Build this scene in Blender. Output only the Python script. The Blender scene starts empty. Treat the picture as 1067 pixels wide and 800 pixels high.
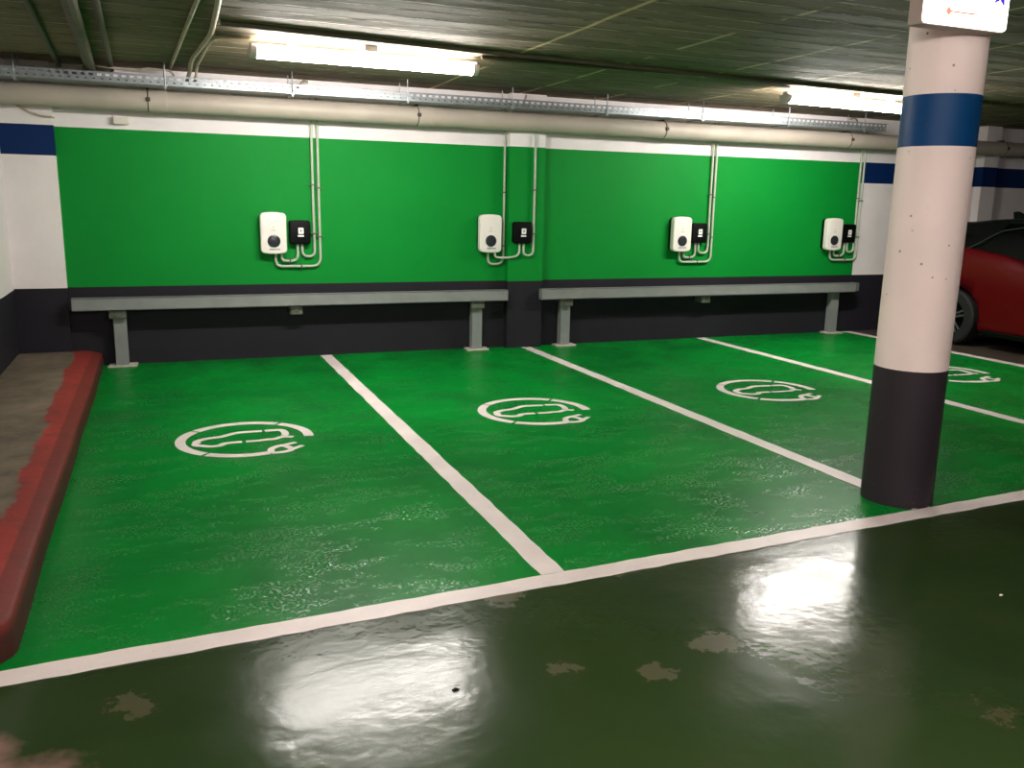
import bpy, bmesh, math, random
from mathutils import Vector, Matrix
random.seed(7)
PI = math.pi
scn = bpy.context.scene
COL = scn.collection

# ------------------------------------------------------------------ mesh builder
class MB:
    def __init__(s):
        s.bm = bmesh.new()
    def _mark(s, n0, mi, smooth):
        s.bm.faces.ensure_lookup_table()
        for f in s.bm.faces[n0:]:
            f.material_index = mi; f.smooth = smooth
    def box(s, x0, x1, y0, y1, z0, z1, bevel=0, seg=2, mi=0):
        n0 = len(s.bm.faces)
        t = bmesh.new()
        vs = [t.verts.new((x, y, z)) for x in (x0, x1) for y in (y0, y1) for z in (z0, z1)]
        for q in ((0,1,3,2),(4,6,7,5),(0,4,5,1),(2,3,7,6),(0,2,6,4),(1,5,7,3)):
            t.faces.new([vs[i] for i in q])
        if bevel:
            bmesh.ops.bevel(t, geom=list(t.edges), offset=bevel, segments=seg, profile=.5, affect='EDGES')
        bmesh.ops.recalc_face_normals(t, faces=list(t.faces))
        s._merge(t); s._mark(n0, mi, False)
        return s
    def _merge(s, t):
        m = bpy.data.meshes.new('tmp'); t.to_mesh(m); t.free(); s.bm.from_mesh(m); bpy.data.meshes.remove(m)
    def quad(s, pts, mi=0):
        n0 = len(s.bm.faces)
        s.bm.faces.new([s.bm.verts.new(p) for p in pts]); s._mark(n0, mi, False); return s
    def prism(s, poly, axis, a, b, bevel=0, mi=0, smooth=False, seg=2):
        """poly: 2-D outline; axis: extrusion axis; other two axes in cyclic-free order (x,y,z minus axis)"""
        n0 = len(s.bm.faces); t = bmesh.new()
        def P(u, v, w):
            return {'x': (w, u, v), 'y': (u, w, v), 'z': (u, v, w)}[axis]
        A = [t.verts.new(P(u, v, a)) for u, v in poly]; B = [t.verts.new(P(u, v, b)) for u, v in poly]
        n = len(poly)
        fa = t.faces.new(A); fb = t.faces.new(B[::-1])
        for i in range(n):
            t.faces.new((A[i], B[i], B[(i+1) % n], A[(i+1) % n]))
        bmesh.ops.recalc_face_normals(t, faces=list(t.faces))
        if bevel:
            es = [e for e in t.edges if fa in e.link_faces]
            bmesh.ops.bevel(t, geom=es, offset=bevel, segments=seg, profile=.5, affect='EDGES')
        s._merge(t); s._mark(n0, mi, smooth); return s
    def tube(s, pts, r, seg=12, mi=0, closed=False):
        n0 = len(s.bm.faces); bm = s.bm
        pts = [Vector(p) for p in pts]; rings = []; n = len(pts); ref = None
        for i, p in enumerate(pts):
            d = (pts[min(i+1, n-1)] - pts[max(i-1, 0)]).normalized()
            if ref is None:
                ref = Vector((0, 0, 1)) if abs(d.z) < .9 else Vector((1, 0, 0))
            u = (ref - d*ref.dot(d)).normalized(); ref = u; w = d.cross(u)
            rings.append([bm.verts.new(p + (u*math.cos(2*PI*k/seg) + w*math.sin(2*PI*k/seg))*r) for k in range(seg)])
        for a, b in zip(rings, rings[1:]):
            for k in range(seg):
                bm.faces.new((a[k], a[(k+1) % seg], b[(k+1) % seg], b[k]))
        bm.faces.new(rings[0][::-1]); bm.faces.new(rings[-1])
        s._mark(n0, mi, True); return s
    def lathe(s, prof, c, axis='z', seg=32, mi=0, smooth=True, caps=True):
        """prof: (radius, height) list along axis through c"""
        n0 = len(s.bm.faces); bm = s.bm; c = Vector(c); rings = []
        for r, h in prof:
            ring = []
            for k in range(seg):
                a = 2*PI*k/seg; u, v = r*math.cos(a), r*math.sin(a)
                o = {'z': (u, v, h), 'y': (u, h, v), 'x': (h, u, v)}[axis]
                ring.append(bm.verts.new(c + Vector(o)))
            rings.append(ring)
        for a, b in zip(rings, rings[1:]):
            for k in range(seg):
                bm.faces.new((a[k], a[(k+1) % seg], b[(k+1) % seg], b[k]))
        if caps: bm.faces.new(rings[0][::-1]); bm.faces.new(rings[-1])
        s._mark(n0, mi, smooth); return s
    def build(s, name, mats, parent=None, off=None, auto=35):
        bm = s.bm
        bmesh.ops.recalc_face_normals(bm, faces=list(bm.faces))
        if off is not None:
            bmesh.ops.translate(bm, verts=list(bm.verts), vec=-Vector(off))
        me = bpy.data.meshes.new(name); bm.to_mesh(me); bm.free()
        if not isinstance(mats, (list, tuple)): mats = [mats]
        for m in mats: me.materials.append(m)
        if auto and any(p.use_smooth for p in me.polygons):
            try: me.set_sharp_from_angle(angle=math.radians(auto))
            except Exception: pass
        o = bpy.data.objects.new(name, me); COL.objects.link(o)
        if parent: o.parent = parent
        return o

def fillet(pts, r, n=7):
    pts = [Vector(p) for p in pts]; out = [pts[0]]
    for a, b, c in zip(pts, pts[1:], pts[2:]):
        d1 = (a-b); d2 = (c-b); rr = min(r, d1.length*.49, d2.length*.49)
        p, q = b + d1.normalized()*rr, b + d2.normalized()*rr
        for i in range(n+1):
            t = i/n; out.append(p*(1-t)**2 + b*2*t*(1-t) + q*t*t)
    out.append(pts[-1]); return out
def rrect(w, h, r, bulge=0, n=6, cx=0, cz=0):
    out = []
    for sx, sz, a0 in ((1,1,0),(-1,1,PI/2),(-1,-1,PI),(1,-1,3*PI/2)):
        for i in range(n+1):
            a = a0 + PI/2*i/n
            x = sx*(w/2-r) + r*math.cos(a); z = sz*(h/2-r) + r*math.sin(a)
            out.append([x, z])
        if bulge and sx*sz > 0:      # after corner (1,1) comes the top edge; after (-1,-1) the bottom edge
            for k in range(1, 6):
                t = k/6; x0 = sx*(w/2-r)
                out.append([x0*(1-2*t), sz*(h/2)])
    if bulge:
        for p in out:
            f = 1 - (2*p[0]/w)**2
            p[1] += math.copysign(bulge*f, p[1]) if abs(p[1]) > h/2-r-1e-6 else 0
    return [(cx+x, cz+z) for x, z in out]
def thing(name, label, cat, loc=(0,0,0), group=None, rz=0):
    o = bpy.data.objects.new(name, None); COL.objects.link(o); o.empty_display_size = .1
    o.location = loc; o.rotation_euler = (0, 0, rz); o['label'] = label; o['category'] = cat
    if group: o['group'] = group
    return o
def tag(o, label, cat, group=None):
    o['label'] = label; o['category'] = cat
    if group: o['group'] = group
    return o
def struct(o, label=None):
    o['kind'] = 'structure'
    if label: o['label'] = label
    return o
def dup(root, loc, label):
    r = root.copy(); COL.objects.link(r); r.location = loc; r['label'] = label
    for ch in list(root.children):
        c = ch.copy(); COL.objects.link(c); c.parent = r
        for g in list(ch.children):
            d = g.copy(); COL.objects.link(d); d.parent = c
    return r
def text_mesh(txt, size, name, mat, parent, loc, rot=(PI/2, 0, 0), ext=.0008):
    cu = bpy.data.curves.new('t', 'FONT'); cu.body = txt; cu.size = size; cu.extrude = ext
    cu.align_x = 'CENTER'; cu.align_y = 'CENTER'
    t = bpy.data.objects.new('t', cu); COL.objects.link(t)
    bpy.context.view_layer.update()
    me = bpy.data.meshes.new_from_object(t.evaluated_get(bpy.context.evaluated_depsgraph_get()))
    bpy.data.objects.remove(t); bpy.data.curves.remove(cu)
    me.transform(Matrix.Translation(loc) @ Matrix.Rotation(rot[0], 4, 'X'))
    me.materials.clear(); me.materials.append(mat)
    o = bpy.data.objects.new(name, me); COL.objects.link(o); o.parent = parent
    return o

# ------------------------------------------------------------------ materials
def lin(r, g, b):
    f = lambda c: (c/255/12.92) if c/255 <= .04045 else ((c/255+.055)/1.055)**2.4
    return (f(r), f(g), f(b), 1)
class NT:
    def __init__(s, name):
        m = bpy.data.materials.new(name); m.use_nodes = True; s.m = m; s.t = m.node_tree
        s.b = s.t.nodes['Principled BSDF']; s.tc = s.new('ShaderNodeTexCoord')
    def new(s, k, **kw):
        n = s.t.nodes.new(k)
        for a, v in kw.items(): setattr(n, a, v)
        return n
    def put(s, sock, v):
        if hasattr(v, 'is_output') or isinstance(v, bpy.types.NodeSocket): s.t.links.new(v, sock)
        else: sock.default_value = v
    def obj(s, scale=(1,1,1)):
        mp = s.new('ShaderNodeMapping'); s.t.links.new(s.tc.outputs['Object'], mp.inputs[0]); mp.inputs['Scale'].default_value = scale
        return mp.outputs[0]
    def noise(s, scale, detail=4, rough=.55, vec=None, dist=0):
        n = s.new('ShaderNodeTexNoise'); s.put(n.inputs['Vector'], vec or s.tc.outputs['Object'])
        n.inputs['Scale'].default_value = scale; n.inputs['Detail'].default_value = detail; n.inputs['Roughness'].default_value = rough; n.inputs['Distortion'].default_value = dist
        return n.outputs[0]
    def voro(s, scale, vec=None, feature='F1'):
        n = s.new('ShaderNodeTexVoronoi', feature=feature); s.put(n.inputs['Vector'], vec or s.tc.outputs['Object']); n.inputs['Scale'].default_value = scale
        return n.outputs['Distance']
    def ramp(s, fac, a, b, ca=(0,0,0,1), cb=(1,1,1,1)):
        n = s.new('ShaderNodeValToRGB'); s.put(n.inputs[0], fac); e = n.color_ramp.elements
        e[0].position = a; e[1].position = b; e[0].color = ca; e[1].color = cb
        return n.outputs[0]
    def math(s, op, a, b=0., c=None):
        n = s.new('ShaderNodeMath', operation=op); s.put(n.inputs[0], a); s.put(n.inputs[1], b)
        if c is not None: s.put(n.inputs[2], c)
        return n.outputs[0]
    def mix(s, fac, a, b, mode='MIX'):
        n = s.new('ShaderNodeMix', data_type='RGBA', blend_type=mode); s.put(n.inputs[0], fac); s.put(n.inputs[6], a); s.put(n.inputs[7], b)
        return n.outputs[2]
    def xyz(s):
        n = s.new('ShaderNodeSeparateXYZ'); s.t.links.new(s.tc.outputs['Object'], n.inputs[0]); return n.outputs
    def bump(s, h, strength, dist=.01, prev=None):
        n = s.new('ShaderNodeBump'); s.put(n.inputs['Height'], h); n.inputs['Strength'].default_value = strength; n.inputs['Distance'].default_value = dist
        if prev: s.t.links.new(prev, n.inputs['Normal'])
        return n.outputs[0]
    def done(s, base=None, rough=None, normal=None, **kw):
        for k, v in dict(base=('Base Color', base), r=('Roughness', rough), n=('Normal', normal)).values() if False else (('Base Color', base), ('Roughness', rough), ('Normal', normal)):
            if v is not None: s.put(s.b.inputs[k], v)
        for k, v in kw.items(): s.put(s.b.inputs[k.replace('_', ' ')], v)
        return s.m
def simple(name, col, rough=.5, var=.12, scale=6, bump=0, bscale=80, **kw):
    n = NT(name); c = lin(*col)
    f = n.noise(scale, 5)
    d = tuple(x*(1-var) for x in c[:3]) + (1,); l = tuple(min(1, x*(1+var)) for x in c[:3]) + (1,)
    base = n.ramp(f, .3, .7, d, l)
    nm = n.bump(n.noise(bscale, 3), bump, .004) if bump else None
    return n.done(base, rough, nm, **kw)
def emit(name, col, strength):
    n = NT(name); return n.done(col, .5, None, Emission_Color=col, Emission_Strength=strength)

G_WALL = (0, 136, 46)
M = {}
def wallpaint(name, col, rough=.6, stain=.12):
    n = NT(name); c = lin(*col)
    f = n.noise(1.3, 5, .6); g = n.noise(14, 4, .6)
    base = n.mix(n.ramp(f, .35, .75), c, tuple(x*(1-stain) for x in c[:3])+(1,))
    base = n.mix(n.math('MULTIPLY', n.ramp(g, .5, .8), .10), base, tuple(x*.7 for x in c[:3])+(1,))
    nm = n.bump(n.noise(45, 5, .65), .25, .004)
    return n.done(base, rough, nm, Specular_IOR_Level=.18)
M['green'] = wallpaint('green wall paint', G_WALL, .62)
M['white'] = wallpaint('white wall paint', (242, 234, 234), .7)
M['blue'] = wallpaint('blue wall paint', (4, 40, 92), .6)
M['dark'] = wallpaint('anthracite wall paint', (39, 37, 44), .6, .2)

def green_floor():
    n = NT('green bay paint')
    a = n.noise(.9, 6, .62, dist=.6); b = n.noise(4.5, 5, .6); fine = n.noise(70, 3, .6)
    c = n.mix(n.ramp(a, .34, .66), lin(1, 98, 34), lin(2, 130, 44))
    c = n.mix(n.math('MULTIPLY', n.ramp(b, .52, .72), .2), c, lin(20, 98, 34))
    streak = n.noise(2.2, 6, .7, vec=n.obj((1, .35, 1)))
    c = n.mix(n.math('MULTIPLY', n.ramp(streak, .56, .74), .35), c, lin(24, 80, 32))
    bare = n.math('MULTIPLY', n.ramp(n.noise(9, 6, .7), .69, .73), .5)
    c = n.mix(bare, c, lin(110, 150, 100))
    patch = n.ramp(n.noise(2.6, 6, .72, vec=n.obj((.8, 1.5, 1))), .49, .58)
    dots = n.math('MULTIPLY', n.ramp(n.noise(70, 3, .6), .52, .56), patch)
    r = n.mix(dots, (.32, .32, .32, 1), (.13, .13, .13, 1))
    h = n.math('MULTIPLY', n.math('ADD', n.voro(60), n.noise(100, 2, .6)), dots)
    nm = n.bump(h, .7, .0022, prev=n.bump(n.noise(4, 3), .3, .004))
    sp = n.mix(dots, (.06, .06, .06, 1), (1, 1, 1, 1))
    return n.done(c, r, nm, Specular_IOR_Level=sp)
def aisle_floor():
    n = NT('olive aisle paint'); x, y, z = n.xyz()
    a = n.noise(.7, 6, .62, dist=.8); b = n.noise(3.2, 6, .62)
    c = n.mix(n.ramp(a, .35, .7), lin(33, 50, 25), lin(43, 59, 28))
    patch = None
    for px, py, pr in ((2.17, -7.09, .16), (1.27, -6.50, .13), (.97, -6.37, .10), (-.35, -6.12, .14), (1.02, -5.80, .17), (1.6, -6.42, .20), (.05, -6.9, .16), (2.6, -7.5, .2), (1.57, -5.70, .15)):
        d = n.math('SQRT', n.math('ADD', n.math('POWER', n.math('SUBTRACT', x, px), 2.), n.math('POWER', n.math('SUBTRACT', y, py), 2.)))
        v = n.math('SUBTRACT', pr/2+.5, d); patch = v if patch is None else n.math('MAXIMUM', patch, v)
    patch = n.ramp(n.math('ADD', patch, n.math('MULTIPLY', n.math('SUBTRACT', n.noise(7, 6, .7), .5), .42)), .50, .54)
    c = n.mix(n.math('MULTIPLY', patch, .5), c, lin(84, 72, 50))
    c = n.mix(n.math('MULTIPLY', n.ramp(b, .55, .75), .4), c, lin(54, 60, 36))
    # bare concrete past the walkway at the left
    e = n.math('ADD', n.math('MULTIPLY', x, -1.0), n.math('MULTIPLY', n.math('SUBTRACT', n.noise(4, 4), .5), .5))
    e = n.ramp(n.math('ADD', e, n.math('MULTIPLY', n.math('ADD', y, 6.2), -.9)), .62, .74)
    c = n.mix(e, c, lin(120, 92, 84))
    r = n.ramp(n.noise(2.2, 5), .3, .7, (.14,.14,.14,1), (.23,.23,.23,1))
    r = n.mix(patch, r, (.36,.36,.36,1))
    h = n.math('ADD', n.math('MULTIPLY', n.noise(2.6, 4, .6), 1.0), n.math('MULTIPLY', n.noise(26, 4, .65), .07))
    nm = n.bump(h, .38, .013)
    return n.done(c, r, nm, Specular_IOR_Level=.2)
M['gfloor'] = green_floor(); M['afloor'] = aisle_floor()
M['bfloor'] = simple('grey brown floor paint', (70, 62, 54), .45, .2, 2)
def line_paint():
    n = NT('white line paint'); a = n.noise(3, 5); b = n.noise(28, 6, .7)
    c = n.mix(n.ramp(a, .3, .7), lin(232, 220, 216), lin(214, 198, 196))
    c = n.mix(n.math('MULTIPLY', n.ramp(b, .62, .75), .5), c, lin(150, 150, 138))
    return n.done(c, .42, n.bump(n.noise(60, 3), .2, .003))
M['line'] = line_paint()
def ceiling_mat():
    n = NT('board formed concrete ceiling'); x, y, z = n.xyz()
    a = n.noise(.8, 6, .6); b = n.noise(5, 6, .65, vec=n.obj((.25, 1, 1)))
    c = n.mix(n.ramp(a, .3, .7), lin(98, 84, 62), lin(130, 110, 82))
    c = n.mix(n.math('MULTIPLY', n.ramp(b, .5, .75), .5), c, lin(72, 61, 47))
    # board joints along X, wavering
    wob = n.math('MULTIPLY', n.math('SUBTRACT', n.noise(.9, 3), .5), .10)
    yy = n.math('ADD', y, wob)
    fy = n.math('ABSOLUTE', n.math('SUBTRACT', n.math('FRACT', n.math('MULTIPLY', yy, 1/.21)), .5))
    seam = n.math('MULTIPLY', n.ramp(fy, .01, .08, (1,1,1,1), (0,0,0,1)), n.ramp(n.noise(3.0, 5, .75, vec=n.obj((.6, 2.2, 1))), .46, .54))
    dark = n.math('MULTIPLY', n.ramp(fy, .07, .13, (1,1,1,1), (0,0,0,1)), n.ramp(n.noise(2.6, 5, .75, vec=n.obj((.5, 3.1, 1))), .47, .55))
    # panel joints along Y
    wobx = n.math('MULTIPLY', n.math('SUBTRACT', n.noise(1.3, 3), .5), .06)
    fx = n.math('ABSOLUTE', n.math('SUBTRACT', n.math('FRACT', n.math('MULTIPLY', n.math('ADD', n.math('ADD', x, wobx), 10-2.08+.47), 1/.94)), .5))
    joint = n.math('MULTIPLY', n.ramp(fx, .004, .026, (1,1,1,1), (0,0,0,1)), n.math('MULTIPLY', n.ramp(n.noise(1.4, 3, .7), .44, .50), n.math('GREATER_THAN', x, 1.5)))
    c = n.mix(n.math('MULTIPLY', dark, .8), c, lin(30, 27, 21))
    c = n.mix(n.math('MULTIPLY', seam, .8), c, lin(214, 200, 170))
    c = n.mix(n.math('MULTIPLY', joint, .9), c, lin(240, 205, 155))
    pit = n.ramp(n.voro(3.1), .02, .05, (1,1,1,1), (0,0,0,1))
    c = n.mix(n.math('MULTIPLY', pit, .7), c, lin(40, 38, 30))
    step = n.math('MULTIPLY', n.noise(1.0, 0, vec=n.obj((.02, 4.7, 0))), 1.2)
    h = n.math('ADD', n.math('ADD', n.math('MULTIPLY', seam, -1.), n.math('MULTIPLY', dark, .6)), n.math('ADD', step, n.math('MULTIPLY', n.noise(7, 6, .65, vec=n.obj((.3, 1, 1))), 1.0)))
    nm = n.bump(h, .9, .03)
    return n.done(c, .8, nm)
M['ceil'] = ceiling_mat()
M['beam'] = simple('ceiling coloured conduit paint', (82, 74, 58), .7, .2, 8)
def kerb_mat():
    n = NT('worn red kerb paint on concrete'); x, y, z = n.xyz()
    a = n.noise(2, 6, .65); e = n.noise(5, 6, .7)
    conc = n.mix(n.ramp(n.noise(3.5, 6, .65), .3, .72), lin(82, 74, 62), lin(128, 114, 98))
    conc = n.mix(n.math('MULTIPLY', n.ramp(a, .55, .75), .6), conc, lin(52, 46, 40))
    red = n.mix(n.ramp(a, .3, .7), lin(122, 44, 40), lin(160, 54, 48))
    red = n.mix(n.math('MULTIPLY', n.ramp(e, .5, .66), .6), red, lin(84, 48, 42))
    red = n.mix(n.math('MULTIPLY', n.ramp(n.noise(16, 6, .7), .66, .72), .6), red, lin(170, 120, 105))
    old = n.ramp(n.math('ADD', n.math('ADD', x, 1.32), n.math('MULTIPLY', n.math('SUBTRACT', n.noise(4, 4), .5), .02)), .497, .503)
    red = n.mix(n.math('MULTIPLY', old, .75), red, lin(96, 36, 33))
    # the face below the nosing is darker and browner
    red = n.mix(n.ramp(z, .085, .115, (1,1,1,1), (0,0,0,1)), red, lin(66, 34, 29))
    edge = n.math('ADD', n.math('ADD', x, n.math('MULTIPLY', n.math('SUBTRACT', n.noise(2.6, 6, .7), .5), .22)), n.math('MULTIPLY', y, .012))
    k = n.ramp(n.math('ADD', edge, 1.5), .525, .545)
    c = n.mix(k, conc, red)
    nm = n.bump(n.noise(22, 6, .7), .5, .006)
    return n.done(c, .6, nm, Specular_IOR_Level=.22)
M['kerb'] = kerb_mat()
M['lmortar'] = simple('pale mortar', (190, 184, 170), .8, .2, 20, .4)
M['rail'] = simple('grey painted steel', (132, 135, 133), .45, .1, 5, .05)
M['railshade'] = simple('shade darkened grey steel', (104, 108, 106), .5, .15, 8)
M['bracket'] = simple('weathered bracket steel', (98, 100, 88), .5, .3, 25)
M['charger'] = simple('glossy white plastic', (236, 230, 222), .25, .02, 3)
M['black'] = simple('matt black plastic', (5, 5, 6), .5, .1, 30, Specular_IOR_Level=.15)
M['socket'] = simple('dark grey socket plastic', (44, 48, 54), .25, .1, 30)
M['sockring'] = simple('charcoal ring plastic', (22, 24, 28), .3, .1, 30)
M['ink'] = simple('dark blue print', (24, 50, 98), .5, .02)
M['greyink'] = simple('grey print', (150, 150, 150), .5, .02)
M['sticker'] = simple('white sticker', (238, 238, 234), .45, .02)
M['pvc'] = simple('pale grey conduit plastic', (180, 188, 170), .4, .05, 9)
M['clip'] = simple('grey clip steel', (92, 100, 88), .4, .1, 30, Metallic=.5)
M['pipe'] = simple('off white drain pipe', (178, 167, 154), .5, .12, 2.2, .05)
M['pipegap'] = simple('dark rubber seal', (66, 54, 46), .7, .2, 20)
M['galv'] = simple('galvanised steel', (152, 158, 162), .42, .2, 14, Metallic=.7)
M['wire'] = simple('pale cable sheath', (176, 164, 140), .6, .2, 10)
M['wired'] = simple('dark cable sheath', (70, 66, 54), .6, .2, 10)
M['housing'] = simple('white enamel luminaire', (214, 208, 210), .4, .05, 8)
M['tube'] = emit('lit diffuser', (1, .955, .90, 1), 80)
M['box'] = simple('cream enclosure plastic', (220, 214, 200), .5, .05, 8)
M['signhouse'] = simple('brown grey sign casing', (150, 130, 118), .5, .08, 6)
M['signface'] = emit('lit sign face', (1, .97, .92, 1), 2.6)
M['signred'] = emit('pale red sign print', lin(232, 128, 104), .75)
M['signblue'] = emit('blue sign print', lin(64, 44, 190), .7)

# ------------------------------------------------------------------ setting
XL, XR, YF, H = -1.41, 15.0, -14.0, 2.66
GX0, GX1 = -.99, 8.06
Z1, Z2, Z3 = .727, 1.88, 2.13
def fl(x):  return -5.755 + .0475*(x+.7)           # inner edge of the front line
# floor: one slab, zones by material
m = MB()
m.quad([(-.9,0,0),(8.06,0,0),(8.06,fl(8.06)-.05,0),(-.9,fl(-.9)-.05,0)], 0)
m.quad([(8.06,0,0),(XR,0,0),(XR,fl(8.06)-.05,0),(8.06,fl(8.06)-.05,0)], 1)
m.quad([(-.9,fl(-.9)-.05,0),(8.06,fl(8.06)-.05,0),(8.06,YF,0),(-.9,YF,0)], 2)
m.quad([(8.06,fl(8.06)-.05,0),(XR,fl(8.06)-.05,0),(XR,YF,0),(8.06,YF,0)], 2)
m.quad([(XL,0,0),(-.9,0,0),(-.9,YF,0),(XL,YF,0)], 2)
m.box(XL, XR, YF, 0, -.15, -.005, mi=2)
struct(m.build('floor', [M['gfloor'], M['bfloor'], M['afloor']]))
m = MB(); m.quad([(XL,YF,H),(XR,YF,H),(XR,0,H),(XL,0,H)]); m.box(XL, XR, YF, 0, H+.004, H+.15)
struct(m.build('ceiling', M['ceil']))
WM = [M['dark'], M['green'], M['white'], M['blue']]
def bands(m, x0, x1, y, green):
    zs = [(0, Z1, 0), (Z1, Z3, 1), (Z3, H, 2)] if green else [(0, Z1, 0), (Z1, Z2, 2), (Z2, Z3+.005, 3), (Z3+.005, H, 2)]
    for a, b, k in zs: m.quad([(x0,y,a),(x1,y,a),(x1,y,b),(x0,y,b)], k)
m = MB(); bands(m, XL, GX0, 0, False); bands(m, GX0, GX1, 0, True); bands(m, GX1, XR, 0, False)
m.box(XL, XR, .004, .15, 0, H, mi=2)
struct(m.build('wall_back', WM))
def vwall(name, pts):     # vertical wall along a straight plan line with white/blue bands
    m = MB(); (xa, ya), (xb, yb), (nx, ny) = pts
    for a, b, k in [(0, Z1-.01, 0), (Z1-.01, H, 2)]:
        m.quad([(xa,ya,a),(xb,yb,a),(xb,yb,b),(xa,ya,b)], k)
        if k == 2:
            pass
    p = Vector((nx, ny, 0))
    q = [Vector((xa,ya,0))+p*.004, Vector((xb,yb,0))+p*.004, Vector((xb,yb,0))+p*.15, Vector((xa,ya,0))+p*.15]
    m.prism([(v.x, v.y) for v in q], 'z', 0, H, mi=2)
    return struct(m.build(name, WM))
vwall('wall_left', ((XL, YF), (XL, 0), (-1, 0)))
vwall('wall_right', ((XR, YF), (XR, 0), (1, 0)))
vwall('wall_front', ((XL, YF), (XR, YF), (0, -1)))
def pilaster(name, x0, x1, d, green):
    m = MB()
    zs = [(0, Z1, 0), (Z1, Z3, 1), (Z3, H, 2)] if green else [(0, Z1, 0), (Z1, Z2, 2), (Z2, Z3+.005, 3), (Z3+.005, H, 2)]
    for a, b, k in zs:
        m.quad([(x0,-d,a),(x1,-d,a),(x1,-d,b),(x0,-d,b)], k)
        m.quad([(x0,-d,a),(x0,0,a),(x0,0,b),(x0,-d,b)], k)
        m.quad([(x1,-d,a),(x1,0,a),(x1,0,b),(x1,-d,b)], k)
    return struct(m.build(name, WM))
pilaster('trim_1', XL, GX0, .07, False)
pilaster('trim_2', 3.255, 3.66, .10, True)
pilaster('trim_3', 10.0, 10.26, .12, False)

# raised walkway with red kerb along the left wall
prof = [(-.738, 0), (-.746, .118), (-.752, .128), (-.764, .134), (-.822, .150), (-.90, .16), (XL+.002, .16), (XL+.002, 0)]
m = MB(); bm = m.bm; rings = []
ys = [-.012, -.03, -.2] + [-.2-(5.42/24)*i for i in range(1, 25)]
stations = [(y, 0.) for y in ys]
for i in range(1, 9):
    a = PI/2*i/8; stations.append((-5.62-.24*math.sin(a), .62*(1-math.cos(a))))
for k, (y, sh) in enumerate(stations):
    ring = []
    for j, (x, z) in enumerate(prof):
        wob = .003*math.sin(y*3.1+j*.3) + random.uniform(-.002, .002) if j < 6 else 0
        end = max(0, 1+(y+.012)/.05)*.02 if k < 2 and z > .05 else 0
        ring.append(bm.verts.new((max(XL+.004 + .0005*j, x+wob-sh) if j < 6 else x, y, max(0, z-end))))
    rings.append(ring)
for a, b in zip(rings, rings[1:]):
    for j in range(len(prof)-1):
        bm.faces.new((a[j], a[j+1], b[j+1], b[j])).smooth = True
bm.faces.new(rings[0]); bm.faces.new(rings[-1][::-1])
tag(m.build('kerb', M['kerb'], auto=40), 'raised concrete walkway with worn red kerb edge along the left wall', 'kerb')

# ------------------------------------------------------------------ painted floor lines
def ragged(p0, p1, w, n, amp=.004, flare=False):
    p0, p1 = Vector(p0), Vector(p1); d = (p1-p0); u = d.normalized(); nrm = Vector((-u.y, u.x)); L, R = [], []
    for i in range(n+1):
        p = p0 + d*i/n
        L.append(p + nrm*(w/2+random.uniform(-amp, amp))); R.append(p - nrm*(w/2+random.uniform(-amp, amp)))
    return [(v.x, v.y) for v in L + R[::-1]]
def paint(name, poly, label, cat, h=.003):
    m = MB(); m.prism(poly, 'z', 0.0005, h); return tag(m.build(name, M['line'], auto=None), label, cat)
for x0, x1, ya, lab in ((1.31, 1.285, -.03, 'white bay line running between the first and second green bays from the left'),
                    (3.485, 3.485, -.11, 'white bay line running from the wall pilaster to the round pillar'),
                    (5.80, 5.80, -.02, 'white bay line passing behind the round pillar, between third and fourth bays'),
                    (8.02, 8.02, -.05, 'white bay line at the far right edge of the green floor beside the red car')):
    yb = fl(x1)
    m = MB(); m.prism(ragged((x0, ya), (x1, yb+.006), .112, 60), 'z', .0005, .003)
    tag(m.build('parking_line', M['line'], auto=None), lab, 'line', None)
m = MB(); m.prism(ragged((-.79, fl(-.79)-.053), (11.5, fl(11.5)-.053), .106, 160), 'z', .0005, .0032)
tag(m.build('parking_line', M['line'], auto=None), 'long white line between the green bays and the olive aisle', 'line')

# charging symbols stencilled on the bays: open ring ending in a plug, with a car outline
def ring_seg(a0, a1, ro, ri, n=24, co=(0,0), ci=(0,0)):
    o, i_ = [], []
    for k in range(n+1):
        a = math.radians(a0 + (a1-a0)*k/n)
        o.append((co[0]+ro*math.cos(a), co[1]+ro*math.sin(a))); i_.append((ci[0]+ri*math.cos(a), ci[1]+ri*math.sin(a)))
    return o + i_[::-1]
def stroke(pts, w, closed=False):
    P = [Vector(p) for p in pts]; n = len(P); L, R = [], []
    ws = w if isinstance(w, (list, tuple)) else [w]*n
    for i in range(n):
        d = (P[min(i+1, n-1)] - P[max(i-1, 0)]).normalized(); nn = Vector((-d.y, d.x))
        L.append(P[i]+nn*ws[i]/2); R.append(P[i]-nn*ws[i]/2)
    return [(v.x, v.y) for v in L + R[::-1]]
def smooth2(pts, k=6):
    P = [Vector(p) for p in pts]; out = []
    for i in range(len(P)-1):
        a, b, c, d = P[max(i-1,0)], P[i], P[i+1], P[min(i+2,len(P)-1)]
        for j in range(k):
            t = j/k
            out.append(.5*((2*b)+(c-a)*t+(2*a-5*b+4*c-d)*t*t+(3*b-a-3*c+d)*t**3))
    out.append(P[-1]); return [(v.x, v.y) for v in out]
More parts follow.
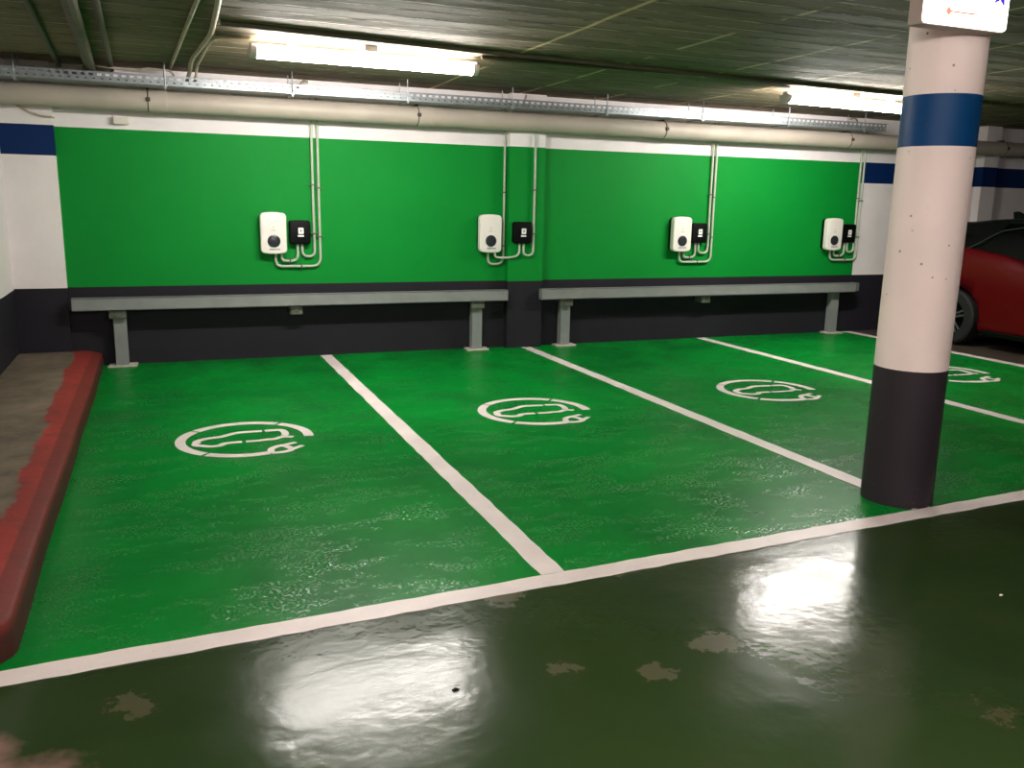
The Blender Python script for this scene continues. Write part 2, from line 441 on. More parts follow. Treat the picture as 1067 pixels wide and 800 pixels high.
def ev_symbol(loc, rz, label):
    t = thing('charging_symbol', label, 'floor marking', loc, 'charging symbols painted on the bays', rz)
    H0, H1 = .0006, .003
    # ring (local origin = ring centre)
    for a0, a1 in ((-9, 51), (54, 137), (140, 228), (231, 285)):
        m = MB(); m.prism(ring_seg(a0, a1, .437, .372), 'z', H0, H1); m.build('ring_segment', M['line'], t, auto=None)
    o = lambda q: (q[0]-.255, q[1]+3.04)
    up = smooth2([o(q) for q in ((-.045,-3.085), (-.05,-3.03), (.02,-2.975), (.105,-2.955), (.16,-2.915), (.215,-2.882), (.30,-2.880), (.375,-2.885))], 4)
    rear = smooth2([o(q) for q in ((.395,-2.885), (.455,-2.885), (.50,-2.895), (.515,-2.945), (.515,-3.01), (.50,-3.04))], 4)
    low1 = smooth2([o(q) for q in ((-.06,-3.075), (-.055,-3.125), (-.01,-3.155), (.03,-3.178), (.085,-3.172), (.115,-3.135), (.16,-3.125), (.225,-3.124))], 4)
    low2 = smooth2([o(q) for q in ((.25,-3.124), (.33,-3.125), (.38,-3.115), (.43,-3.115), (.47,-3.085), (.51,-3.075), (.55,-3.10))], 4)
    for name, pts, w in (('car_roof', up, .046), ('car_tail', rear, .046), ('car_sill', low1, .046), ('car_sill', low2, .042)):
        m = MB(); m.prism(stroke(pts, w), 'z', H0, H1 - .0004*(name != 'car_sill')); m.build(name, M['line'], t, auto=None)
    # plug: ring shaped head with two prongs
    head = smooth2([o(q) for q in ((.375,-3.44), (.385,-3.345), (.455,-3.283), (.487,-3.33), (.505,-3.395), (.455,-3.437), (.375,-3.44))], 3)
    m = MB(); m.prism(stroke(head, .042), 'z', H0+.0001, H1-.0003); m.build('plug_head', M['line'], t, auto=None)
    for q in (((.455,-3.287), (.552,-3.238)), ((.505,-3.395), (.582,-3.325))):
        m = MB(); m.prism(stroke([o(p) for p in q], .036), 'z', H0+.0002, H1-.0006); m.build('plug_prong', M['line'], t, auto=None)
    return t
ev = ev_symbol((.255, -3.035, 0), 0, 'white car and plug symbol on the leftmost green bay, left of the first bay line')
def evcopy(nose, rz, lab):
    n = Vector((-.339, -.041)); r = Matrix.Rotation(rz, 2)
    c = Vector(nose) - r @ n
    d = dup(ev, (c.x, c.y, 0), lab); d.rotation_euler = (0, 0, rz); return d
evcopy((2.05, -2.905), math.radians(-4), 'white car and plug symbol on the second green bay, below the wall pilaster')
evcopy((4.30, -2.783), math.radians(-7), 'white car and plug symbol on the third green bay, left of the pillar')
evcopy((6.54, -2.66), math.radians(-8), 'white car and plug symbol partly hidden behind the pillar, near the red car')

# ------------------------------------------------------------------ round pillar
def pillar_mat(name, col, rough):
    n = NT(name); c = lin(*col)
    a = n.noise(1.6, 5, .6)
    base = n.mix(n.ramp(a, .3, .75), c, tuple(v*.88 for v in c[:3])+(1,))
    v = n.voro(15); w = n.noise(2.1, 3)
    spot = n.math('MULTIPLY', n.ramp(v, .07, .11, (1,1,1,1), (0,0,0,1)), n.ramp(w, .42, .5))
    base = n.mix(n.math('MULTIPLY', spot, .75), base, lin(78, 62, 60))
    h = n.math('SUBTRACT', n.math('MULTIPLY', n.noise(9, 5), .7), spot)
    return n.done(base, rough, n.bump(h, .3, .01), Specular_IOR_Level=.2)
M['pwhite'] = pillar_mat('white pillar paint', (244, 222, 216), .55)
M['pblue'] = pillar_mat('blue pillar paint', (5, 62, 112), .5)
M['pdark'] = pillar_mat('dark pillar paint', (50, 42, 48), .5)
PX, PY, PR = 3.493, -5.369, .183
m = MB()
zz = [(0, 2), (.3, 2), (.735, 2), (.737, 0), (1.3, 0), (1.862, 0), (1.864, 1), (2.108, 1), (2.11, 0), (2.4, 0), (H-.001, 0)]
seg = 64; rings = []
for z, _ in zz:
    rings.append([m.bm.verts.new((PX+(PR+.002*math.sin(3*a+z*2))*math.cos(a), PY+(PR+.002*math.sin(3*a+z*2))*math.sin(a), z)) for a in [2*PI*k/seg for k in range(seg)]])
for i, (a, b) in enumerate(zip(rings, rings[1:])):
    for k in range(seg):
        f = m.bm.faces.new((a[k], a[(k+1) % seg], b[(k+1) % seg], b[k])); f.smooth = True; f.material_index = zz[i][1]
m.bm.faces.new(rings[0]); m.bm.faces.new(rings[-1])
tag(m.build('round_pillar', [M['pwhite'], M['pblue'], M['pdark']]), 'round concrete pillar painted white with a blue band and dark base', 'pillar')

# illuminated sign on the pillar
sx0, sx1, sy0, sy1, sz0, sz1 = 3.031, 3.545, -5.65, -5.556, 2.373, 2.658
sg = thing('illuminated_sign', 'lit white sign box with red arrow on top of the round pillar', 'sign', ((sx0+sx1)/2, (sy0+sy1)/2, sz0))
off = sg.location.copy()
m = MB(); m.box(sx0, sx1, sy0+.012, sy1, sz0, sz1, .008); m.build('casing', M['signhouse'], sg, off)
m = MB(); m.prism(rrect(sx1-sx0-.004, sz1-sz0-.006, .02, cx=(sx0+sx1)/2, cz=(sz0+sz1)/2+.002), 'y', sy0+.014, sy0, .003); m.build('face_panel', M['signface'], sg, off)
m = MB(); ax, az = 3.175, 2.437
m.prism([(ax-.018, az), (ax, az+.021), (ax+.018, az), (ax, az-.021)], 'y', sy0+.001, sy0-.0012)
m.prism([(ax+.01, az-.004), (ax+.175, az-.004), (ax+.175, az+.004), (ax+.01, az+.004)], 'y', sy0+.001, sy0-.001)
m.build('arrow_mark', M['signred'], sg, off)
m = MB(); cx, cz = 3.487, 2.536
m.prism([(cx+.06*(1 if k % 2 == 0 else .42)*math.cos(PI*k/5-PI/2+.5), cz+.06*(1 if k % 2 == 0 else .42)*math.sin(PI*k/5-PI/2+.5)) for k in range(10)], 'y', sy0+.001, sy0-.0012)
m.build('star_mark', M['signblue'], sg, off)

# ------------------------------------------------------------------ wall chargers
def charger(loc, label):
    t = thing('wall_charger', label, 'charger', loc, 'white wall chargers on the green wall')
    w, h = .246, .372
    def out(dw, r): return rrect(w-dw, h-dw, r, .014, cz=h/2+.008)
    m = MB(); m.prism(out(.010, .03), 'y', 0, -.056); m.build('back_plate', M['black'], t)
    m = MB(); m.prism(out(0, .032), 'y', -.112, -.050, .014, smooth=True, seg=4); m.build('cover', M['charger'], t)
    c = (0, 0, .119)
    m = MB(); m.lathe([(.060, -.108), (.060, -.117), (.054, -.119), (.051, -.115), (.051, -.110)], c, 'y', 40); s = m.build('socket_ring', M['sockring'], t)
    m = MB(); m.lathe([(.0505, -.1115), (.0505, -.1145), (.045, -.1165), (.001, -.1175)], c, 'y', 40); m.build('socket_cover', M['socket'], s)
    text_mesh('etecnic', .036, 'lettering', M['ink'], t, (.008, -.1125, .043))
    m = MB()
    m.prism(rrect(.007, .016, .003, cz=.252), 'y', -.1115, -.113); m.prism(rrect(.009, .011, .002, cx=-.012, cz=.222), 'y', -.1115, -.113); m.prism(rrect(.009, .011, .002, cx=.009, cz=.222), 'y', -.1115, -.113)
    m.build('status_icon', M['greyink'], t)
    return t
def jbox(loc, label):
    t = thing('switch_box', label, 'box', loc, 'black switch boxes beside the chargers')
    m = MB(); m.prism(rrect(.198, .222, .02, cz=.113), 'y', -.045, 0); m.build('housing', M['black'], t)
    m = MB(); m.prism(rrect(.204, .228, .024, cz=.113), 'y', -.078, -.042, .010, smooth=True, seg=3); m.build('lid', M['black'], t)
    m = MB(); m.prism(rrect(.052, .060, .006, cx=.008, cz=.127), 'y', -.0775, -.0805); w = m.build('window', M['sticker'], t)
    m = MB(); m.prism([(.002,.118),(.012,.118),(.014,.140),(.004,.136)], 'y', -.080, -.0812); m.build('mark', M['black'], w)
    m = MB(); m.prism(rrect(.058, .016, .003, cx=.006, cz=.078), 'y', -.0775, -.0800); m.build('label_strip', M['sticker'], t)
    return t
CP = ['on the left, above the first bay', 'beside the wall pilaster', 'above the third bay', 'nearest the pillar and red car']
chp = [(.828, 1.030), (3.052, 1.036), (5.410, 1.040), (7.625, 1.050)]
bxp = [(1.083, 1.120, 0), (3.392, 1.132, -.1), (5.664, 1.136, 0), (7.885, 1.142, 0)]
c0 = charger((chp[0][0], 0, chp[0][1]), 'white wall charger with round socket, leftmost on the green wall')
for i, lab in ((1, 'white wall charger with round socket just left of the wall pilaster'),
               (2, 'white wall charger with round socket above the third green bay'),
               (3, 'white wall charger with round socket closest to the round pillar')):
    dup(c0, (chp[i][0], 0, chp[i][1]), lab)
b0 = jbox((bxp[0][0], 0, bxp[0][1]), 'black square switch box beside the leftmost charger')
for i, lab in ((1, 'black square switch box mounted on the wall pilaster'),
               (2, 'black square switch box beside the charger of the third bay'),
               (3, 'black square switch box beside the charger closest to the pillar')):
    dup(b0, (bxp[i][0], bxp[i][2], bxp[i][1]), lab)

def conduit(pts, fil, label, clips=(), group='pale conduits of the wall chargers', r=.0128):
    base = Vector(pts[0])
    t = thing('conduit', label, 'conduit', base, group)
    m = MB(); m.tube(fillet(pts, fil), r, 12); m.build('pipe', M['pvc'], t, base)
    for (x, y, z, hor) in clips:
        m = MB()
        if hor: m.box(x-.007, x+.007, y-r-.004, y+r+.010, z-r-.006, z+r+.006, .003); m.box(x-.005, x+.005, y, y+.014, z-r-.022, z+r+.022)
        else:   m.box(x-r-.006, x+r+.006, y-r-.004, y+r+.010, z-.007, z+.007, .003); m.box(x-r-.022, x+r+.022, y, y+.014, z-.005, z+.005)
        m.build('clip', M['clip'], t, base)
    return t
YC = -.031; TOPZ = 2.50
def charger_pipes(i, xa, xb, where):
    cx, cz = chp[i]; bx, bz, _ = bxp[i]; zb = cz-.128
    conduit([(xa, YC, TOPZ), (xa, YC, 1.6), (xa+.003, YC, zb), (cx+.02, YC, zb), (cx+.02, YC, cz+.002)], .085,
            'pale outer conduit rising from the charger '+where, [(xa, YC, 1.66, 0), (xa, YC, cz+.16, 0), ((xa+cx)/2+.04, YC, zb, 1)])
    zc = bz-.122
    conduit([(xb, YC, TOPZ), (xb, YC, 1.6), (xb+.004, YC, zc), (bx+.022, YC, zc), (bx+.022, YC, bz+.002)], .07,
            'pale inner conduit rising from the switch box '+where, [(xb, YC, 1.69, 0), (xb, YC, bz+.10, 0)])
    zd = cz-.075
    conduit([(cx+.078, YC, cz+.002), (cx+.078, YC, zd), (bx-.022, YC, zd), (bx-.022, YC, bz+.002)], .065,
            'short U shaped conduit under charger and box '+where, [((cx+bx)/2+.03, YC, zd, 1)])
charger_pipes(0, 1.278, 1.222, 'at the left end of the green wall')
charger_pipes(2, 5.862, 5.812, 'above the third green bay')
charger_pipes(3, 8.062, 8.006, 'at the right end of the green wall')
cx, cz = chp[1]; bx, bz, _ = bxp[1]; zb = cz-.13
conduit([(3.226, YC, TOPZ), (3.226, YC, 1.6), (3.224, YC, zb), (cx+.0, YC, zb), (cx+.0, YC, cz+.002)], .10,
        'pale conduit in the corner left of the wall pilaster', [(3.226, YC, 1.66, 0), (3.226, YC, 1.10, 0)])
yb = -.1+YC; zc = bz-.13
conduit([(3.532, yb, 2.300), (3.532, yb, 1.6), (3.530, yb, zc), (bx+.025, yb, zc), (bx+.025, yb, bz+.002)], .08,
        'pale conduit rising on the face of the wall pilaster', [(3.532, yb, 1.69, 0), (3.532, yb, bz+.10, 0)])
conduit([(cx+.062, -.075, cz+.012), (cx+.062, -.075, cz-.055), (3.20, -.085, cz-.06), (3.27, yb-.005, cz-.055), (bx-.022, yb, cz-.03), (bx-.022, yb, bz+.002)], .06,
        'short conduit bending from the second charger onto the wall pilaster', [], r=.0125)

# ------------------------------------------------------------------ bumper rails
def bumper(x0, x1, posts, mids, label, cap):
    t = thing('bumper_rail', label, 'rail', ((x0+x1)/2, -.13, 0)); off = t.location.copy()
    y0, y1, z0, z1 = -.205, -.125, .528, .645
    m = MB(); m.box(x0, x1, y0, y0+.012, z0, z1, .004); m.box(x0, x1, y0, y1, z1-.012, z1, .004); m.box(x0, x1, y0, y1, z0, z0+.012, .004)
    m.box(x0, x0+.008, y0, y1, z0, z1, .003); m.box(x1-.008, x1, y0, y1, z0, z1, .003)
    m.build('beam', M['rail'], t, off)
    if cap:
        m = MB(); m.box(x1-.004, x1+.065, y0+.014, y1+.03, z0+.012, z1-.002, .004); m.build('end_cap', M['railshade'], t, off)  # added end piece whose darker grey stands for shading at the rail end
    for px in posts:
        m = MB(); m.box(px-.056, px+.056, -.124, -.030, .006, .53, .005)
        p = m.build('post', M['rail'], t, off)
        m = MB(); m.prism([(px-.125,-.170),(px+.12,-.175),(px+.13,-.01),(px-.11,-.012)], 'z', .001, .014); m.build('base_plate', M['lmortar'], p, off)
        if cap and px > 7: continue
        m = MB(); m.box(px-.085, px+.062, -.175, -.118, .452, .53, .004); m.lathe([(.011, -.190), (.011, -.172)], (px-.03, 0, .49), 'y', 8)
        m.build('bracket', M['bracket'], p, off)
    for px in mids:
        m = MB(); m.box(px-.058, px+.058, -.160, -.010, .442, .53, .004); m.lathe([(.012, -.172), (.012, -.158)], (px, 0, .487), 'y', 8)
        m.build('bracket', M['bracket'], t, off)
    return t
bumper(-.955, 3.222, [-.575, 2.905], [1.013], 'long grey steel bumper rail on posts along the wall, left of the pilaster', False)
bumper(3.615, 7.955, [3.945, 7.722], [5.755], 'long grey steel bumper rail on posts along the wall, right of the pilaster', True)

# ------------------------------------------------------------------ drain pipe and cable tray
t = thing('drain_pipe', 'thick off-white drain pipe running along the top of the back wall', 'pipe', (5, -.2, 2.395)); off = t.location.copy()
px0, px1 = XL+.005, 13.5; py, pz, pr = -.2, 2.368, .090
m = MB(); m.lathe([(pr, px0), (pr, px1)], (0, py, pz), 'x', 40); m.build('pipe', M['pipe'], t, off)
for x in (-.215, 2.225, 5.02, 7.60, 10.2, 12.2):
    m = MB(); m.lathe([(pr+.001, x+.0), (pr+.006, x+.004), (pr+.006, x+.150), (pr+.001, x+.156)], (0, py, pz), 'x', 40); s = m.build('socket_joint', M['pipe'], t, off)
    m = MB(); m.lathe([(pr+.0015, x-.006), (pr+.0035, x-.005), (pr+.0035, x+.003), (pr+.0015, x+.004)], (0, py, pz), 'x', 40); m.build('seal', M['pipegap'], s, off)
    m = MB(); m.box(x-.018, x+.018, py-pr-.016, py-pr+.004, pz-.012, pz+.022, .004); m.box(x-.012, x+.012, py-.01, -.001, pz+pr, pz+pr+.02); m.build('clamp', M['pipegap'], t, off)

t = thing('cable_tray', 'perforated galvanised cable tray hung from the ceiling above the drain pipe', 'cable tray', (3.3, -.36, 2.475)); off = t.location.copy()
tx0, tx1, ty0, ty1, tz0, tz1 = XL+.005, 7.93, -.50, -.24, 2.476, 2.553
def perforated(y):
    m = MB(); bm = m.bm; step = .062
    n = int((tx1-tx0)/step)
    zs = [tz0, tz0+.016, tz0+.026, tz0+.042, tz0+.062, tz1]
    for i in range(n):
        x = tx0+i*step
        sh = [0, .3, 0, .42, 0]
        for b in range(5):
            za, zb = zs[b], zs[b+1]
            if b in (0, 2, 4): m.quad([(x,y,za),(x+step,y,za),(x+step,y,zb),(x,y,zb)])
            else:
                a = x+step*(.08 if b == 3 else .52)
                e = a+step*(.55 if b == 3 else .3)
                if a > x: m.quad([(x,y,za),(a,y,za),(a,y,zb),(x,y,zb)])
                m.quad([(e,y,za),(x+step,y,za),(x+step,y,zb),(e,y,zb)])
    return m
m = perforated(ty0); m.box(tx0, tx1, ty0, ty0+.012, tz1-.002, tz1+.001); m.build('side_wall', M['galv'], t, off)
m = MB(); m.box(tx0, tx1, ty1-.002, ty1, tz0, tz0+.03); m.build('side_wall', M['galv'], t, off)
m = MB(); m.box(tx0, tx1, ty0, ty1, tz0-.003, tz0); m.build('tray_floor', M['galv'], t, off)
for x in (-1.2, -.07, .99, 2.05, 3.11, 4.16, 5.32, 6.46, 7.56):
    m = MB(); m.box(x-.015, x+.015, ty0-.02, ty1+.02, tz0-.014, tz0-.003); s = m.build('support_bar', M['galv'], t, off)
    for yy, zl in ((ty0-.010, tz0-.032), (ty1+.012, tz0-.012)):
        m = MB(); m.tube([(x, yy, zl), (x, yy, H)], .005, 8); m.build('hanger_rod', M['galv'], t, off)
        zn = zl+.004 if zl < tz0-.02 else tz0-.001
        m = MB(); m.lathe([(.011, zn), (.011, zn+.012)], (x, yy, 0), 'z', 6, smooth=False); m.build('nut', M['galv'], s, off)
# cables lying in the tray; the front one's dark colour stands for shade in the slots
for k, (y, z, r, lab) in enumerate(((-.455, 2.499, .020, 'thick cable in the front of the cable tray, dark to shade its slots'), (-.36, 2.487, .009, 'thin pale cable lying along the middle of the cable tray'), (-.29, 2.491, .013, 'dark cable lying in the back of the cable tray'))):
    m = MB(); m.tube([(tx0+.02+i*.305, y+.012*math.sin(i*1.3+k*2), z+.003*abs(math.sin(i*.9+k))) for i in range(31)], r, 8)
    tag(m.build('cable', M['wire'] if k == 1 else M['wired']), lab, 'cable')

# ------------------------------------------------------------------ luminaires
def luminaire(c, rz, L, label):
    t = thing('strip_light', label, 'light', c, None, rz)          # origin on the ceiling line
    m = MB(); m.box(-L/2, L/2, -.032, .032, -.085, -.045, .006)
    m.build('housing', M['housing'], t)
    for x in (-L*.33, L*.33):
        m = MB(); m.box(x-.03, x+.03, -.025, .025, -.047, -.001, .004); m.build('mounting_block', M['housing'], t)
    arc = [math.radians(160+220*k/22) for k in range(23)]
    m = MB(); m.prism([(.060*math.cos(q), -.090+.052*math.sin(q)) for q in arc], 'x', -L/2+.035, L/2-.035, smooth=True); m.build('diffuser', M['tube'], t)
    for s in (-1, 1):
        m = MB(); m.prism([(.063*math.cos(q), -.089+.056*math.sin(q)) for q in arc], 'x', s*(L/2+.004), s*(L/2-.04)); m.build('end_cap', M['housing'], t)
    m = MB(); m.box(-.05, .05, -.075, -.026, -.046, -.001, .004); m.build('gear_box', M['housing'], t)
    return t
luminaire((1.325, -2.10, H), math.radians(1.5), 1.70, 'lit fluorescent strip light on the ceiling above the first green bay')
luminaire((6.16, -1.78, H), math.radians(5), 1.70, 'lit fluorescent strip light on the ceiling left of the pillar top')
luminaire((.1, -8.5, H), math.radians(90), 1.70, 'lit fluorescent strip light lengthwise above the aisle, straight above the viewer')
luminaire((1.8, -9.3, H), 0, 1.70, 'lit fluorescent strip light crosswise above the aisle, behind the viewer to the right')

# ------------------------------------------------------------------ conduits and cables under the ceiling
def run(pts, r, mat, label, name='ceiling_conduit', fil=.15, cat='conduit', seg=10):
    m = MB(); m.tube(fillet(pts, fil), r, seg); return tag(m.build(name, mat), label, cat)
zc = H-.0
run([(-.80, -4.5, H-.022), (-.83, -2.7, H-.022), (-.91, -.02, H-.022)], .020, M['beam'], 'ceiling coloured conduit running to the back wall, leftmost of all')
run([(-.55, -4.5, H-.045), (-.595, -2.8, H-.045), (-.66, -.02, H-.045)], .044, M['beam'], 'thick ceiling coloured duct running to the back wall at the left')
run([(-.42, -4.5, H-.026), (-.455, -2.9, H-.026), (-.495, -.02, H-.026)], .022, M['beam'], 'slim ceiling coloured conduit right of the thick duct')
run([(.15, -4.5, H-.016), (.08, -3.18, H-.016), (-.02, -.30, H-.016)], .014, M['wire'], 'pale straight cable on the ceiling left of the curved pair', 'ceiling_cable', cat='cable')
run([(.10, -5.0, H-.02), (.195, -3.3, H-.02), (.215, -2.2, H-.02), (.13, -.9, H-.02), (.14, -.42, H-.03), (.10, -.37, 2.49)], .017, M['wire'], 'thick pale cable curving over the ceiling down into the cable tray', 'ceiling_cable', .25, 'cable')
run([(.47, -2.13, H-.014), (.26, -2.1, H-.014), (.22, -1.7, H-.014), (.19, -.55, H-.014), (.17, -.40, 2.50)], .011, M['wire'], 'pale cable from the left strip light down into the cable tray', 'ceiling_cable', .15, 'cable')
run([(2.19, -2.16, H-.016), (4.5, -2.22, H-.016), (5.30, -1.92, H-.016)], .014, M['beam'], 'slim conduit on the ceiling joining the two strip lights', fil=.3)
run([(.25, -2.62, H-.016), (2.0, -2.42, H-.016), (5.2, -2.18, H-.016), (9.5, -1.85, H-.016)], .016, M['beam'], 'long ceiling coloured conduit passing in front of both strip lights')
run([(-.72, -.34, 2.50), (-.70, -.36, H-.03), (-.45, -.30, H-.05), (-.30, -.30, H-.06), (-.22, -.3, H-.03), (.0, -.3, H-.04), (.02, -.34, 2.50)], .008, M['wire'], 'loose pale cable looping above the left part of the cable tray', 'loose_cable', .05, 'cable')
run([(-1.30, -.085, 2.33), (-1.25, -.083, 2.285), (-1.17, -.083, 2.235), (-1.08, -.083, 2.205), (-.995, -.083, 2.20), (-.985, -.03, 2.20)], .009, M['wire'], 'grey cable sagging across the white wall corner at far left', 'loose_cable', .05, 'cable')
for x, lab in ((1.10, 'left of the first strip light'), (3.35, 'above the wall pilaster'), (7.68, 'at the right end of the tray')):
    run([(x+.10, -.02, H-.02), (x+.06, -.14, H-.02), (x+.01, -.24, H-.06), (x-.06, -.33, 2.505)], .010, M['wire'], 'pale cable dropping into the cable tray '+lab, 'ceiling_cable', .1, 'cable')
# small cream box on the white strip
t = thing('junction_box', 'small cream junction box on the white strip at the top left', 'box', (-.448, 0, 2.172)); off = t.location.copy()
m = MB(); m.box(-.510, -.386, -.045, -.0005, 2.172, 2.236, .005); m.build('housing', M['box'], t, off)
m = MB(); m.box(-.514, -.382, -.056, -.044, 2.169, 2.239, .006); m.build('lid', M['box'], t, off)

# ------------------------------------------------------------------ red car parked tail to the wall
M['red'] = simple('red car paint', (84, 2, 8), .32, .04, 3, Specular_IOR_Level=.25)
M['glass'] = simple('dark tinted car glass', (5, 6, 7), .2, .05, 3, Specular_IOR_Level=.15)
M['gloss'] = simple('gloss black car trim', (6, 6, 8), .25, .05, 3, Specular_IOR_Level=.2)
M['chrome'] = simple('chrome strip', (120, 120, 120), .35, .02, 3, Metallic=1.)
M['tyre'] = simple('tyre rubber', (20, 20, 21), .75, .15, 30)
M['rim'] = simple('machined alloy', (170, 172, 176), .3, .05, 12, Metallic=.9)
M['well'] = simple('black wheel well liner', (10, 10, 10), .8, .1, 12)
M['lamp'] = simple('red tail lamp lens', (90, 6, 8), .12, .05, 12)
M['head'] = simple('clear lamp lens', (190, 196, 200), .08, .05, 12)
car = thing('red_car', 'red hatchback with black roof parked tail to the wall beside the last green bay', 'car', (9.35, -.48, 0))
# local axes: +x to the right side of the room, -y towards the nose; tail at y=0, nose at y=-4.1
def loft(stations, prof, name, mat, parent, caps=True, auto=50):
    m = MB(); bm = m.bm; R = []
    for st in stations:
        pts = prof(st); R.append([bm.verts.new(p) for p in pts])
    n = len(R[0])
    for a, b in zip(R, R[1:]):
        for k in range(n):
            bm.faces.new((a[k], a[(k+1) % n], b[(k+1) % n], b[k])).smooth = True
    if caps: bm.faces.new(R[0]); bm.faces.new(R[-1][::-1])
    return m.build(name, mat, parent, auto=auto)
def interp(tab, s):
    for (a, *A), (b, *B) in zip(tab, tab[1:]):
        if a <= s <= b:
            t = (s-a)/(b-a); t = t*t*(3-2*t)*.5 + t*.5
            return [x+(y-x)*t for x, y in zip(A, B)]
    return list(tab[-1][1:])
# s, z_bottom, z_belt, half width
BT = [(0, .42, .80, .66), (.06, .33, .98, .77), (.25, .25, 1.10, .835), (.72, .20, 1.145, .885), (1.2, .19, 1.09, .875), (1.6, .18, 1.01, .865), (2.3, .18, .97, .865), (2.9, .18, .95, .865), (3.3, .19, .90, .87), (3.75, .22, .80, .83), (4.0, .27, .68, .72), (4.1, .36, .56, .58)]
def body(s):
    zb, zt, w = interp(BT, s); h = zt-zb; y = -s
    half = [(w*.80, zb), (w*.93, zb+.02), (w*.97, zb+.10), (w*.955, zb+.22*h), (w*.985, zb+.45*h), (w, zb+.66*h), (w*.975, zb+.86*h), (w*.93, zt-.02), (w*.90, zt), (w*.5, zt+.015)]
    return [(x, y, z) for x, z in half] + [(-x, y, z) for x, z in half[::-1]]
bd = loft([4.1*i/60 for i in range(61)], body, 'body', [M['red'], M['well']], car)
WS = ((.72, 1), (.72, -1), (3.27, 1), (3.27, -1))
m = MB()
for s, sd in WS:
    m.lathe([(.375, sd*.62), (.375, sd*1.0)], (0, -s, .335), 'x', 48)
cut = m.build('cut', [M['well']])
cut.parent = car
md = bd.modifiers.new('b', 'BOOLEAN'); md.object = cut; md.operation = 'DIFFERENCE'; md.solver = 'EXACT'; md.material_mode = 'TRANSFER'
bpy.context.view_layer.update()
me = bpy.data.meshes.new_from_object(bd.evaluated_get(bpy.context.evaluated_depsgraph_get()))
bd.modifiers.clear(); bd.data = me
bpy.data.objects.remove(cut)
# greenhouse: glass band with a black roof on top
GT = [(.10, 1.00, 1.005, .70, .68), (.22, 1.09, 1.16, .78, .70), (.45, 1.11, 1.36, .80, .64), (.62, 1.125, 1.425, .81, .625), (1.0, 1.09, 1.462, .80, .62), (1.6, 1.00, 1.478, .79, .62), (2.1, .97, 1.45, .79, .61), (2.5, .95, 1.32, .78, .62), (2.85, .94, 1.12, .77, .66), (3.1, .91, .945, .76, .72)]
def green(s):
    zb, zt, wb, wt = interp(GT, s); y = -s; zb -= .03
    half = [(wb, zb), (wb+(wt-wb)*.55+.015, zb+(zt-zb)*.55), (wt+.012, zt-.05*(zt-zb)), (wt-.04, zt), (wt*.5, zt+.012)]
    return [(x, y, z) for x, z in half] + [(-x, y, z) for x, z in half[::-1]]
loft([.10+3.0*i/50 for i in range(51)], green, 'glass_house', M['glass'], car)
def roof(s):
    zb, zt, wb, wt = interp(GT, s); y = -s; k = .055
    half = [(wt+.02, zt-k), (wt+.016, zt-.02), (wt-.03, zt+.008), (wt*.5, zt+.022)]
    return [(x, y, z) for x, z in half] + [(-x, y, z) for x, z in half[::-1]]
loft([.52+1.75*i/24 for i in range(25)], roof, 'roof', M['gloss'], car)
# broad black rear pillars, chrome strip over the side windows
def side_pt(s, v, o=.006):
    zb, zt, wb, wt = interp(GT, s); x = wb+(wt-wb)*v + .015*min(1, v/.55) + o; return (x, -s, zb+(zt-zb)*v)
for sd in (-1, 1):
    m = MB(); P = [side_pt(s, v, .004) for s, v in ((.34, .02), (.80, .06), (.98, .30), (1.10, .62), (1.2, .92), (.62, .93), (.48, .9), (.38, .5))]
    P2 = [(p[0]-.03, p[1], p[2]) for p in P]
    A = [m.bm.verts.new((sd*p[0], p[1], p[2])) for p in P]; B = [m.bm.verts.new((sd*p[0], p[1], p[2])) for p in P2]
    m.bm.faces.new(A); m.bm.faces.new(B[::-1])
    for i in range(len(A)): m.bm.faces.new((A[i], B[i], B[(i+1) % len(A)], A[(i+1) % len(A)]))
    m.build('rear_pillar', M['gloss'], car)
    m = MB(); q = [side_pt(s, v, .008) for s, v in ((.80, .08), (.90, .26), (1.02, .50), (1.15, .70), (1.4, .82), (1.8, .86), (2.15, .84), (2.5, .74), (2.75, .5))]
    m.tube([(sd*a, b, c) for a, b, c in q], .0045, 8); m.build('window_strip', M['chrome'], car)
    m = MB(); m.box(sd*.862, sd*.905, -2.30, -2.12, .835, .865, .008); m.build('door_handle', M['red'], car)
    m = MB(); m.tube(fillet([(sd*.76, -2.62, .98), (sd*.86, -2.62, 1.0), (sd*.94, -2.62, 1.02)], .05), .02, 8)
    m.box(sd*.90, sd*1.06, -2.70, -2.56, .97, 1.10, .03, 3); m.build('door_mirror', M['red'], car)
    m = MB(); m.box(sd*.80, sd*.848, -2.87, -1.12, .165, .225, .012); m.build('side_skirt', M['gloss'], car)
    m = MB(); m.prism([(-.03, .80), (-.30, .86), (-.42, .93), (-.28, .98), (-.06, .95)], 'x', sd*.62, sd*.868); m.build('tail_lamp', M['lamp'], car)
    m = MB(); m.prism([(-3.72, .66), (-3.98, .58), (-4.02, .64), (-3.72, .76)], 'x', sd*.50, sd*.83); m.build('headlamp', M['head'], car)
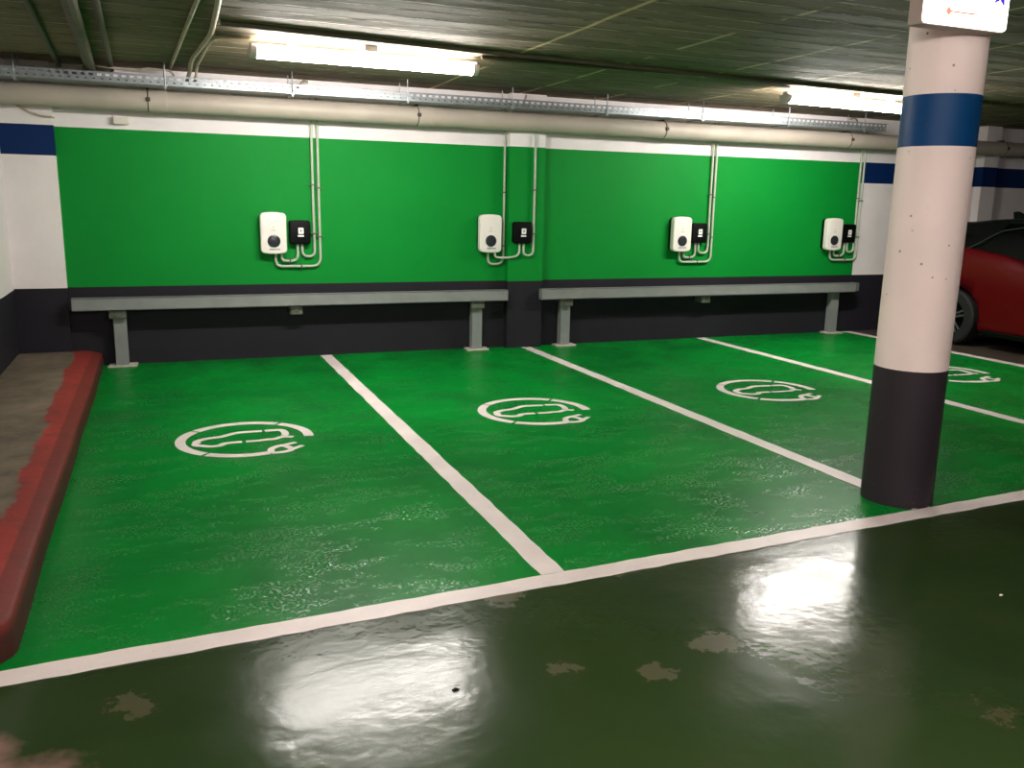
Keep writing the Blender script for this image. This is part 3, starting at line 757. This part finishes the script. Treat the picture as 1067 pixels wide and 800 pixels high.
# shark fin antenna
m = MB(); m.prism([(-.72, 1.455), (-.98, 1.47), (-.76, 1.565), (-.70, 1.56)], 'x', -.018, .018, .008); m.build('antenna_fin', M['gloss'], car)
m = MB(); m.box(-.62, .62, -.5, -.30, 1.40, 1.43, .012); m.build('rear_spoiler', M['gloss'], car)
for s, sd in WS:
    c = (sd*.77, -s, .330)
    m = MB(); m.lathe([(.20, -.10), (.30, -.105), (.325, -.085), (.330, -.05), (.330, .05), (.325, .085), (.30, .105), (.225, .100), (.21, .085)], c, 'x', 48, caps=False); w = m.build('wheel', M['tyre'], car)
    m = MB(); o = sd*.085
    m.lathe([(.215, o*.2), (.222, o*1.05), (.212, o*1.08), (.205, o*.55), (.05, o*.35)], c, 'x', 40)
    sp = MB()
    for k in range(5):
        for d in (-.14, .14):
            a = 2*PI*k/5+.3
            p0 = Vector((c[0]+o*1.05, c[1]+.03*math.cos(a+d*4), c[2]+.03*math.sin(a+d*4))); p1 = Vector((c[0]+o*1.02, c[1]+.212*math.cos(a+d), c[2]+.212*math.sin(a+d)))
            sp.tube([p0, p1], .013, 6)
    m.build('rim', [M['gloss']], w)
    sp.lathe([(.045, o*.5), (.04, o*1.05), (.03, o*1.12)], c, 'x', 20); sp.lathe([(.204, o*1.0), (.212, o*1.10), (.222, o*1.0)], c, 'x', 40, caps=False)
    sp.build('spokes', [M['rim']], w)

# small litter on the aisle
def chip(loc, sz, mat, label):
    m = MB(); t = bmesh.new(); bmesh.ops.create_icosphere(t, subdivisions=2, radius=1)
    for v in t.verts:
        k = 1+.25*math.sin(v.co.x*5+v.co.y*3); v.co = Vector((v.co.x*sz*k, v.co.y*sz*.6*k, max(0, (v.co.z+.5)*sz*.35)))
    m._merge(t); o = m.build('debris_chip', mat); o.location = loc; tag(o, label, 'debris', None)
chip((.61, -6.378, .0005), .012, M['black'], 'small dark chip of debris lying on the glossy olive aisle')
chip((2.948, -6.472, .0005), .009, M['line'], 'small pale chip of debris on the olive aisle beyond the pillar')

# ------------------------------------------------------------------ camera, world, output look
cam = bpy.data.cameras.new('camera'); co = bpy.data.objects.new('camera', cam); COL.objects.link(co); scn.camera = co
cam.sensor_fit = 'HORIZONTAL'; cam.sensor_width = 36; cam.lens = 906.037/1067*36; cam.clip_start = .05
yaw, pit, rol = (math.radians(v) for v in (22.04637, 11.74809, 1.10178))
f = Vector((math.sin(yaw)*math.cos(pit), math.cos(yaw)*math.cos(pit), -math.sin(pit)))
r = Vector((math.cos(yaw), -math.sin(yaw), 0)); u = r.cross(f)
r2 = r*math.cos(rol) + u*math.sin(rol); u2 = -r*math.sin(rol) + u*math.cos(rol)
mt = Matrix((r2, u2, -f)).transposed().to_4x4(); mt.translation = (-.20018, -8.81269, 1.55)
co.matrix_world = mt
w = bpy.data.worlds.new('world'); scn.world = w; w.use_nodes = True
w.node_tree.nodes['Background'].inputs[0].default_value = (.02, .02, .02, 1)
vs = scn.view_settings; vs.view_transform = 'Standard'; vs.look = 'None'; vs.gamma = 1; vs.exposure = .8
try: vs.use_curve_mapping = False
except Exception: pass
